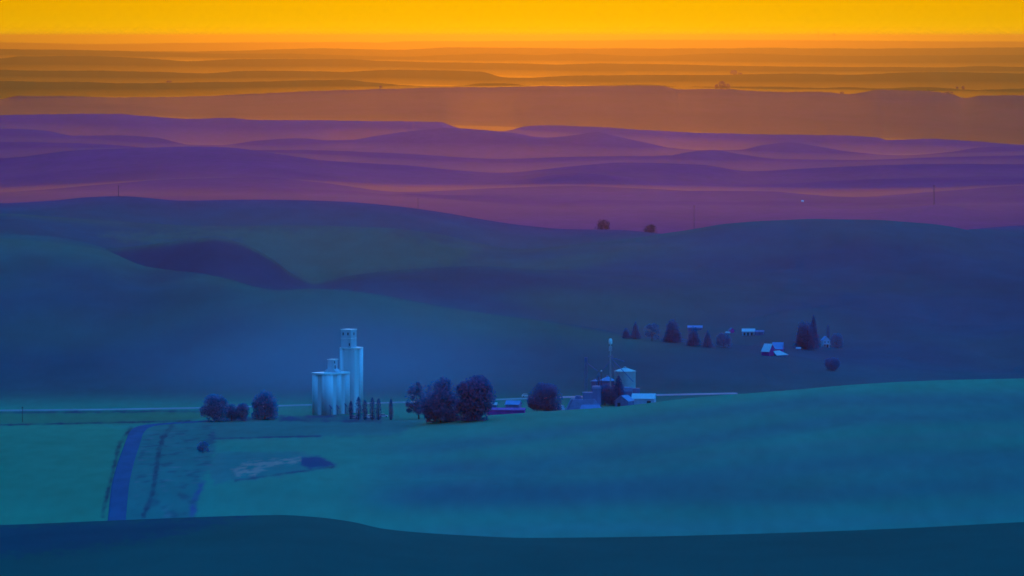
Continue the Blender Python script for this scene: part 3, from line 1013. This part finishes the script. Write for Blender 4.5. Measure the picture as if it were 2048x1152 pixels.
# ---- gabled buildings
def gabled(name, px, d, w, l, hw_, hr, rz, label, cat, wall, roof, group=None, over=0.4, dz=0.0, doors=()):
    x, y, z = spot(px, d)
    o = empty(name, (x, y, z + dz), rz, label, cat, group)
    MB().prism([(-w / 2, -0.8), (w / 2, -0.8), (w / 2, hw_), (0, hw_ + hr), (-w / 2, hw_)], -l / 2, l / 2).build('wall', wall, o)
    tk = 0.18
    sl = hr / (w / 2)
    wo = w / 2 + over
    z1 = hw_ - over * sl
    MB().prism([(-wo, z1 + 0.02), (0, hw_ + hr + 0.02), (wo, z1 + 0.02), (wo, z1 + tk), (0, hw_ + hr + tk + 0.06), (-wo, z1 + tk)], -l / 2 - over, l / 2 + over).build('roof', roof, o)
    for side, u_, ww, hh_ in doors:
        if side == 'gable':
            MB().box(u_, -l / 2 - 0.04, -0.3, ww, 0.1, hh_ + 0.3).build('door', m_dark, o)
        else:
            MB().box((w / 2 + 0.04) * side, u_, -0.3, 0.1, ww, hh_ + 0.3).build('door', m_dark, o)
    return o


gabled('machine_shed', 1288, 3066, 9.0, 12.4, 3.6, 2.4, R(82), 'long low shed with a bright white sheet roof beside the dirt road', 'shed', m_wallw, m_roofw, doors=[(-1, -3.2, 2.2, 2.4)])
gabled('barn_shed', 1249, 3052, 8.2, 7.5, 3.2, 2.8, R(-28), 'small blue-grey gabled shed joined to the white roofed machine shed', 'shed', m_grey, m_greyroof, doors=[('gable', -1.5, 1.8, 2.2)])
gabled('lean_shed', 1121, 3000, 4.4, 3.2, 2.4, 1.8, R(55), 'tiny shed with a pale roof at the left foot of the wooden elevator', 'shed', m_wallw, m_roofw)
gabled('red_barn', 1012, 2962, 6.0, 20.0, 4.3, 0.9, R(84), 'long low red barn with a dull reddish roof behind the field edge', 'barn', m_red, m_red_roof, doors=[(-1, 2, 2.4, 2.2)])
gabled('farm_house', 1027, 3035, 6.0, 7.5, 2.4, 1.8, R(75), 'small house with a pale blue roof behind the red barn', 'house', m_grey, m_blueroof)
gabled('hut', 987, 3040, 3.0, 3.6, 1.9, 0.9, R(80), 'tiny pale roofed hut left of the blue roofed house', 'hut', m_grey, m_roofw)

# ---- old wooden elevator
x, y, z = spot(1168, 3018)
root = empty('wooden_elevator', (x, y, z), R(4), 'old grey wooden grain elevator with flaring roofs and two boxy tops', 'grain elevator')
MB().prism([(-9.8, -1), (10.2, -1), (10.2, 0.3), (5.8, 6.4), (-6.0, 6.4), (-9.8, 0.3)], -3.2, 3.2).build('body', m_greyroof, root)
MB().prism([(-10.2, -0.6), (-9.6, -0.6), (-6.0, 6.5), (-6.9, 6.5)], -3.6, 3.6).build('end_board', m_grey, root)
MB().slab([(-3.0, -5.4), (9.6, -5.4), (8.4, -3.1), (-2.0, -3.1)], 0.0, 0.7).add([(-3.0, -5.4, 0.7), (9.9, -5.4, 0.7), (8.0, -3.15, 3.6), (-1.6, -3.15, 3.6)], [(0, 1, 2, 3)]).build('lean_to_roof', m_blueroof, root)
b1 = MB().box(2.0, -0.8, 3.0, 5.2, 3.8, 6.6).build('headhouse', m_grey, root)
MB().box(2.0, -0.8, 9.6, 5.6, 4.2, 0.5).build('headhouse_roof', m_greyroof, b1)
b2 = MB().box(7.0, 1.2, 3.0, 4.4, 3.8, 9.0).build('headhouse', m_grey, root)
MB().prism([(-2.5, 0), (2.5, 0), (1.7, 1.3), (-2.3, 1.3)], -2.1, 2.1, 0, (7.0, 1.2, 12.0)).build('headhouse_roof', m_greyroof, b2)
b3 = MB().prism([(-2.1, 0), (2.1, 0), (1.2, 1.8), (-1.2, 1.8)], -1.6, 1.6, 0, (-3.2, 0, 6.4)).build('vent_house', m_grey, root)


# ---- steel bins
def bin_(px, d, r_, eave, apex, label, mat, roofmat):
    x, y, z = spot(px, d)
    he, ha = z_of(eave, d) - z, z_of(apex, d) - z
    o = empty('steel_bin', (x, y, z), 0, label, 'grain bin', 'steel grain bins of the valley farm')
    prof = [(r_, -0.6)]
    nring = max(4, int(he / 1.1))
    for k in range(nring):
        z0, z1 = he * k / nring, he * (k + 1) / nring
        prof += [(r_, z0 + 0.01), (r_ + 0.05, z0 + 0.3), (r_ + 0.05, z1 - 0.3), (r_, z1)]
    w_ = MB().lathe(0, 0, prof, 36).build('wall', mat, o)
    rf = MB().lathe(0, 0, [(r_ + 0.35, he - 0.1), (r_ + 0.35, he + 0.02), (0.7, ha - 0.5), (0.7, ha), (0.2, ha + 0.15)], 18).build('roof', roofmat, o)
    ld = MB()
    ld.box(-r_ * 0.5, -r_ * 0.88, 0, 0.12, 0.12, he).box(-r_ * 0.5 + 0.6, -r_ * 0.84, 0, 0.12, 0.12, he)
    ld.build('ladder', m_steel2, o)
    return o


bin_(1250, 3112, 5.9, 742, 733.5, 'large silvery steel grain bin with a pale conical roof', m_steel, m_steel)
bin_(1215, 3120, 4.7, 761, 752, 'lower dark steel bin left of the large silvery bin', m_steel2, m_greyroof)
bin_(1190, 3118, 2.2, 762, 758.5, 'narrow dark bin next to the narrow conifer', m_steel2, m_greyroof)
x, y, z = spot(1262, 3086)
root = empty('storage_block', (x, y, z), R(6), 'low blue-grey lean-to block at the foot of the large silvery bin', 'shed')
MB().box(-1.6, 0, -0.5, 4.4, 4, 6.6).build('wall', m_steel2, root)
MB().prism([(-4.2, 6.1), (1.0, 6.1), (0.6, 8.3), (-3.8, 8.3)], -2.3, 2.3).build('roof', m_greyroof, root)
MB().box(3.0, 0.5, -0.5, 3.6, 3.0, 8.2).build('dryer_box', m_steel2, root)


# ---- bucket elevator legs
def leg(px, d, top, label, lattice, spouts):
    x, y, z = spot(px, d)
    h = z_of(top, d) - z
    o = empty('elevator_leg', (x, y, z), 0, label, 'elevator leg', 'bucket elevator legs of the valley farm')
    if lattice:
        m_ = MB()
        for sx in (-0.55, 0.55):
            for sy in (-0.55, 0.55):
                m_.tube((sx, sy, -0.5), (sx, sy, h - 3), 0.11, 5)
        k = 0
        while k * 1.8 < h - 5:
            z0 = k * 1.8
            m_.tube((-0.55, -0.55, z0), (0.55, -0.55, z0 + 1.8), 0.06, 4)
            m_.tube((0.55, 0.55, z0), (-0.55, 0.55, z0 + 1.8), 0.06, 4)
            k += 1
        m_.build('lattice', m_steel2, o)
        MB().box(0, 0, h - 3, 1.5, 1.1, 2.6).build('head', m_steel2, o)
    else:
        MB().box(0, 0, -0.5, 0.72, 0.8, h - 2).build('shaft', m_steel, o)
        MB().lathe(0, 0, [(0.7, h - 3.2), (1.0, h - 2.6), (1.0, h - 0.9), (0.5, h)], 14).build('head', m_rim, o)
        MB().box(0, 0, h - 7.0, 1.7, 1.5, 2.6).build('distributor', m_steel, o)
        pf = MB().box(0, 0, h - 10.0, 2.2, 2.0, 0.25)
        for sx in (-1.05, 1.05):
            pf.box(sx, -0.95, h - 9.75, 0.1, 0.1, 1.0)
        pf.build('platform', m_steel2, o)
    for (zx, ex, ey, ez, rr) in spouts:
        MB().tube((0, 0, h - zx), (ex, ey, ez), rr, 7).build('spout', m_steel2, o)
    return o


leg(1221, 3100, 677, 'tallest slim steel elevator leg with a pale capped head', False, [(10.5, 7.8, 3, 21.6, 0.22), (12.0, -4.6, 2, 16.0, 0.12), (10.5, 12.5, -8, 11.0, 0.22), (12.0, 4.2, -4, 14.5, 0.10)])
leg(1172, 3106, 713, 'fainter lattice elevator leg with a sloping spout left of the tall one', True, [(3.2, 6.5, 2, 16.0, 0.18), (3.2, -1.0, -2, 14.0, 0.1)])

# yard lamp above the dark bin
x, y, z = spot(1203, 3104)
root = empty('yard_light', (x, y, z), 0, 'pole with a small pale lamp head over the low dark bin', 'yard light')
zt = z_of(743, 3104) - z
MB().tube((0, 0, -0.5), (0, 0, zt), 0.12, 6).build('pole', m_pole, root)
MB().lathe(0, 0, [(0.45, zt), (0.55, zt + 0.25), (0.2, zt + 0.7)], 10).build('lamp_head', m_rim, root)

# ---- hill farm
dB = hit(1552, 713)
x, y, z = spot(1552, dB + 6)
root = empty('red_barn', (x, y, z), R(0), 'red gable barn with bright white roofs and a low lean-to on the hill', 'barn')
k = dB / F
def P(px, py):
    return ((px - 1552) * k, (713 - py) * k)
def gable_part(w, l, hw_, hr, rz, at, wall, roof, names):
    MB().prism([(-w / 2, -1), (w / 2, -1), (w / 2, hw_), (0, hw_ + hr), (-w / 2, hw_)], -l / 2, l / 2, rz, at).build(names[0], wall, root)
    sl, wo = hr / (w / 2), w / 2 + 0.4
    z1 = hw_ - 0.4 * sl
    MB().prism([(-wo, z1 + 0.02), (0, hw_ + hr + 0.02), (wo, z1 + 0.02), (wo, z1 + 0.2), (0, hw_ + hr + 0.26), (-wo, z1 + 0.2)], -l / 2 - 0.3, l / 2 + 0.3, rz, at).build(names[1], roof, root)


gable_part(8.4, 5.2, 3.0, 4.3, R(60), (-4.6, 1.0, 0), m_red, m_roofw, ('wall', 'roof'))
gable_part(7.0, 6.4, 4.2, 3.6, R(82), (1.6, 8.2, 0), m_red, m_blueroof, ('wing_wall', 'wing_roof'))
lt = MB()
lt.add([(-1.8, -0.9, 3.1), (2.0, -0.6, 3.6), (7.6, -2.4, 0.9), (0.2, -4.6, 0.6), (-1.8, -0.9, 2.9), (2.0, -0.6, 3.4), (7.6, -2.4, 0.7), (0.2, -4.6, 0.4)],
       [(3, 2, 1, 0), (4, 5, 6, 7), (0, 1, 5, 4), (1, 2, 6, 5), (2, 3, 7, 6), (3, 0, 4, 7)])
lt.build('lean_to_roof', m_roofw, root)
MB().add([(-1.4, -0.7, -1), (1.9, -0.5, -1), (6.8, -2.2, -1), (0.2, -4.1, -1), (-1.4, -0.7, 2.8), (1.9, -0.5, 3.3), (6.8, -2.2, 0.7), (0.2, -4.1, 0.5)],
         [(0, 1, 2, 3), (7, 6, 5, 4), (0, 4, 5, 1), (1, 5, 6, 2), (2, 6, 7, 3), (3, 7, 4, 0)]).build('lean_to_wall', m_grey, root)

dH = hit(1652, 694)
o = gabled('farm_house', 1651, dH + 3, 4.6, 5.5, 4.6, 2.4, R(12), 'two storey farmhouse with a pale roof beside the dark conifer clump on the hill', 'house', m_wallw, m_blueroof, doors=[('gable', 0.6, 0.9, 2.0)])
for u_, zz in ((-1.1, 2.9), (1.1, 2.9), (-1.2, 0.9)):
    MB().box(u_, -2.79, zz, 0.7, 0.08, 1.0).build('window', m_glass, o)
MB().prism([(-2.6, 1.9), (2.6, 1.9), (2.6, 2.1), (-2.6, 2.1)], -4.6, -2.8).build('porch_roof', m_roofw, o)
dS = hit(1497, 671)
o = gabled('long_shed', 1497, dS + 3, 5.0, 9.0, 2.6, 1.7, R(86), 'open fronted shed with a pale pinkish roof on the hill above the barn', 'shed', m_wallw, m_roofw)
for u_ in (-2.4, 0.3, 2.8):
    MB().box(-2.54, u_, -0.3, 0.1, 1.3, 2.0).build('door', m_dark, o)
dS = hit(1520, 671)
gabled('lean_shed', 1519, dS + 4, 4.0, 6.0, 2.0, 1.0, R(80), 'dull dark shed against the right end of the open fronted shed', 'shed', m_grey, m_grey)
dS = hit(1390, 662)
gabled('long_shed', 1390, dS + 5, 4.0, 10.5, 2.2, 1.2, R(88), 'low shed with a blue roof above the rounded fir', 'shed', m_grey, m_blueroof)
dS = hit(1462, 666)
gabled('hut', 1463, dS + 2, 3.0, 3.2, 1.9, 1.4, R(20), 'small dark hut with red boards left of the open fronted shed', 'hut', m_red, m_grey)
dS = hit(1456, 668)
gabled('hut', 1456, dS + 1, 1.8, 2.8, 0.8, 0.6, R(70), 'tiny low hut with a pale roof at the foot of the red boarded hut', 'hut', m_grey, m_roofw)
dS = hit(1598, 700)
gabled('hut', 1597, dS + 2, 1.8, 2.4, 0.9, 0.5, R(75), 'tiny pale roofed hut on the slope in front of the dark conifer clump', 'hut', m_grey, m_wallw)
dS = hit(1605, 404)
gabled('hut', 1605, dS, 2.2, 2.6, 1.5, 0.8, R(70), 'tiny white speck of a hut alone on the purple plain', 'hut', m_rim, m_rim)


# ---- vehicles
def car(px, d, rz, label, mat, pickup=False):
    x, y, z = spot(px, d)
    o = empty('parked_car', (x, y, z + 0.02), rz, label, 'car', 'vehicles in the valley')
    body = MB().prism([(-2.3, 0.45), (2.3, 0.45), (2.35, 0.95), (1.2, 1.08), (-2.3, 1.08)], -0.9, 0.9)
    body.build('body', mat, o)
    if pickup:
        cabp = [(-0.4, 1.08), (1.2, 1.08), (0.75, 1.85), (-0.3, 1.85)]
    else:
        cabp = [(-2.0, 1.08), (1.25, 1.08), (0.6, 1.75), (-1.6, 1.75)]
    MB().prism(cabp, -0.8, 0.8).build('cabin', mat, o)
    MB().prism([(cabp[0][0] + 0.25, 1.15), (cabp[1][0] - 0.2, 1.15), (cabp[2][0], 1.6), (cabp[3][0], 1.6)], -0.83, 0.83).build('window', m_glass, o)
    for wx in (-1.45, 1.45):
        for wy in (-0.8, 0.8):
            MB().tube((wx, wy - 0.12, 0.36), (wx, wy + 0.12, 0.36), 0.36, 12).build('wheel', m_dark, o)
    return o


m_car = material('car_paint_white', (0.75, 0.75, 0.78), 0.6, 0.04, 0.5, spec=0.2)
m_carp = material('car_paint_pale', (0.62, 0.50, 0.62), 0.6, 0.04, 0.5, spec=0.2)
car(736, 2958, R(10), 'small white pickup parked behind the poplar row', m_car, True)
car(767, 2966, R(4), 'pale pinkish car parked in the gap before the lone poplar', m_carp)
car(707, 2956, R(5), 'pale car parked at the foot of the silos behind the shortest poplar', m_carp)
car(1052, 3128, R(6), 'white car on the gravel road above the red barn', m_car)


# ---- poles
def pole(px, d, top, label, h_arm=1.6, r_=0.16):
    x, y, z = spot(px, d)
    zt = z_of(top, d) - z
    o = empty('utility_pole', (x, y, z), 0, label, 'utility pole', 'utility poles')
    MB().tube((0, 0, -0.8), (0, 0, zt), r_, 7, r_ * 0.75).build('pole', m_pole, o)
    MB().box(0, -r_, zt - 0.8, h_arm, 0.16, 0.22).build('crossarm', m_pole, o)
    return o


pole(45, dv(846), 813, 'thin utility pole in the green strip at the left edge', 1.4)
pole(237, 5790, 371, 'tall pole standing on the crest of the left dark hill', 2.2, 0.26)
pole(1388, 6150, 411, 'tall thin pole rising behind the saddle of the hills', 2.2, 0.26)
pole(1868, 7250, 370, 'tallest dark pole on a small mound of the purple plain at right', 2.6, 0.42)
pole(836, 5900, 396, 'short faint pole behind the crest in the middle of the dark hills', 1.8, 0.18)
d = 196000.0
x, y, z = spot(1637, d)
root = empty('radio_mast', (x, y, z), 0, 'hair-thin radio mast on the farthest horizon ridge', 'mast')
MB().tube((0, 0, -5), (0, 0, 400), 9, 6, 5).build('mast', m_pole, root)
x, y, z = spot(1668.5, d)
root = empty('water_tower', (x, y, z), 0, 'small hazy tower with a bulging top on the farthest horizon ridge', 'water tower')
MB().tube((0, 0, -5), (0, 0, 145), 14, 8).build('stem', m_pole, root)
MB().lathe(0, 0, [(14, 130), (34, 160), (37, 182), (22, 212), (6, 250)], 12).build('tank', m_pole, root)

# ------------------------------------------------------------------ haze
hz = bpy.data.materials.new('haze')
hz.use_nodes = True
t = hz.node_tree
t.nodes.remove(t.nodes['Principled BSDF'])
pv = t.nodes.new('ShaderNodeVolumePrincipled')
pv.inputs['Color'].default_value = (*HAZE_COL, 1)
pv.inputs['Density'].default_value = 1.0 / HAZE_L
pv.inputs['Anisotropy'].default_value = HAZE_G
t.links.new(pv.outputs[0], t.nodes['Material Output'].inputs['Volume'])
hb = MB().box(0, 108000, -420, 150000, 226000, 420 + 240).build('haze', hz)
tag(hb, kind='stuff')

# thin mist lying in the low ground of the plain: one closed body whose top follows the smoothed lie of the land
md_ = np.exp(np.linspace(np.log(5900), np.log(78000), 64))
mu_ = np.concatenate([np.linspace(U[0], -400, 25)[:-1], np.linspace(-400, 2450, 96), np.linspace(2450, U[-1], 25)[1:]])
off = np.interp(md_, [5900, 7000, 9000, 13000, 17000, 19000, 24000, 30000, 40000, 60000, 78000], [36, 30, 6, 9, 9, 14, 26, 20, 12, 8, 0])
top_ = np.zeros((len(md_), len(mu_)))
for i_, dq in enumerate(md_):
    jm = (D > dq * 0.90) & (D < dq * 1.11)
    prof_ = (Z[jm] * np.gradient(D)[jm][:, None]).sum(0) / np.gradient(D)[jm].sum()
    for j_, uq in enumerate(mu_):
        um = np.abs(U - uq) < 190
        top_[i_, j_] = prof_[um].mean() + off[i_]
nr_, nc_ = top_.shape
mv = []
for zz_ in (top_, top_ * 0 - 430.0):
    for i_ in range(nr_):
        for j_ in range(nc_):
            mv.append(((mu_[j_] - 1024) / F * md_[i_], md_[i_], zz_[i_, j_]))
N_ = nr_ * nc_
mf = []
for i_ in range(nr_ - 1):
    for j_ in range(nc_ - 1):
        q_ = i_ * nc_ + j_
        mf.append((q_, q_ + 1, q_ + nc_ + 1, q_ + nc_))
        mf.append((N_ + q_, N_ + q_ + nc_, N_ + q_ + nc_ + 1, N_ + q_ + 1))
for i_ in range(nr_ - 1):
    for j_, fl in ((0, 0), (nc_ - 1, 1)):
        q_ = i_ * nc_ + j_
        f_ = (q_, q_ + nc_, N_ + q_ + nc_, N_ + q_)
        mf.append(f_[::-1] if fl else f_)
for j_ in range(nc_ - 1):
    for i_, fl in ((0, 1), (nr_ - 1, 0)):
        q_ = i_ * nc_ + j_
        f_ = (q_, q_ + 1, N_ + q_ + 1, N_ + q_)
        mf.append(f_[::-1] if fl else f_)
mm = hz.copy()
mm.name = 'mist'
mm.node_tree.nodes['Principled Volume'].inputs['Density'].default_value = 1.0 / 10500
mo = mesh_obj('mist', mv, mf, mm)
tag(mo, kind='stuff')

# a patch of low mist hanging round the grain elevators, soft-edged because it is rounded
sx0, sy0, sz0 = spot(690, 3170)
prof = [(math.cos(t_) , math.sin(t_)) for t_ in np.linspace(-math.pi / 2 + 0.02, math.pi / 2 - 0.02, 18)]
eb = MB().lathe(0, 0, prof, 36)
ev = [(sx0 + v_[0] * 160, sy0 + v_[1] * 300, sz0 + 6 + v_[2] * 66) for v_ in eb.v]
bm_ = hz.copy()
bm_.name = 'valley_mist'
pn = bm_.node_tree.nodes['Principled Volume']
pn.inputs['Color'].default_value = (0.55, 0.75, 1.0, 1)
pn.inputs['Anisotropy'].default_value = 0.0
tt = bm_.node_tree
gtc = tt.nodes.new('ShaderNodeTexCoord')
gmp = tt.nodes.new('ShaderNodeMapping')
gmp.inputs['Location'].default_value = (-1, -1, -1)
gmp.inputs['Scale'].default_value = (2, 2, 2)
gln = tt.nodes.new('ShaderNodeVectorMath')
gln.operation = 'LENGTH'
gmr = tt.nodes.new('ShaderNodeMapRange')
gmr.interpolation_type = 'SMOOTHSTEP'
gmr.inputs['From Min'].default_value = 1.0
gmr.inputs['From Max'].default_value = 0.0
gmr.inputs['To Max'].default_value = 1.0 / 720
tt.links.new(gtc.outputs['Generated'], gmp.inputs[0])
tt.links.new(gmp.outputs[0], gln.inputs[0])
tt.links.new(gln.outputs['Value'], gmr.inputs['Value'])
tt.links.new(gmr.outputs[0], pn.inputs['Density'])
tag(mesh_obj('mist', ev, eb.f, bm_), kind='stuff')
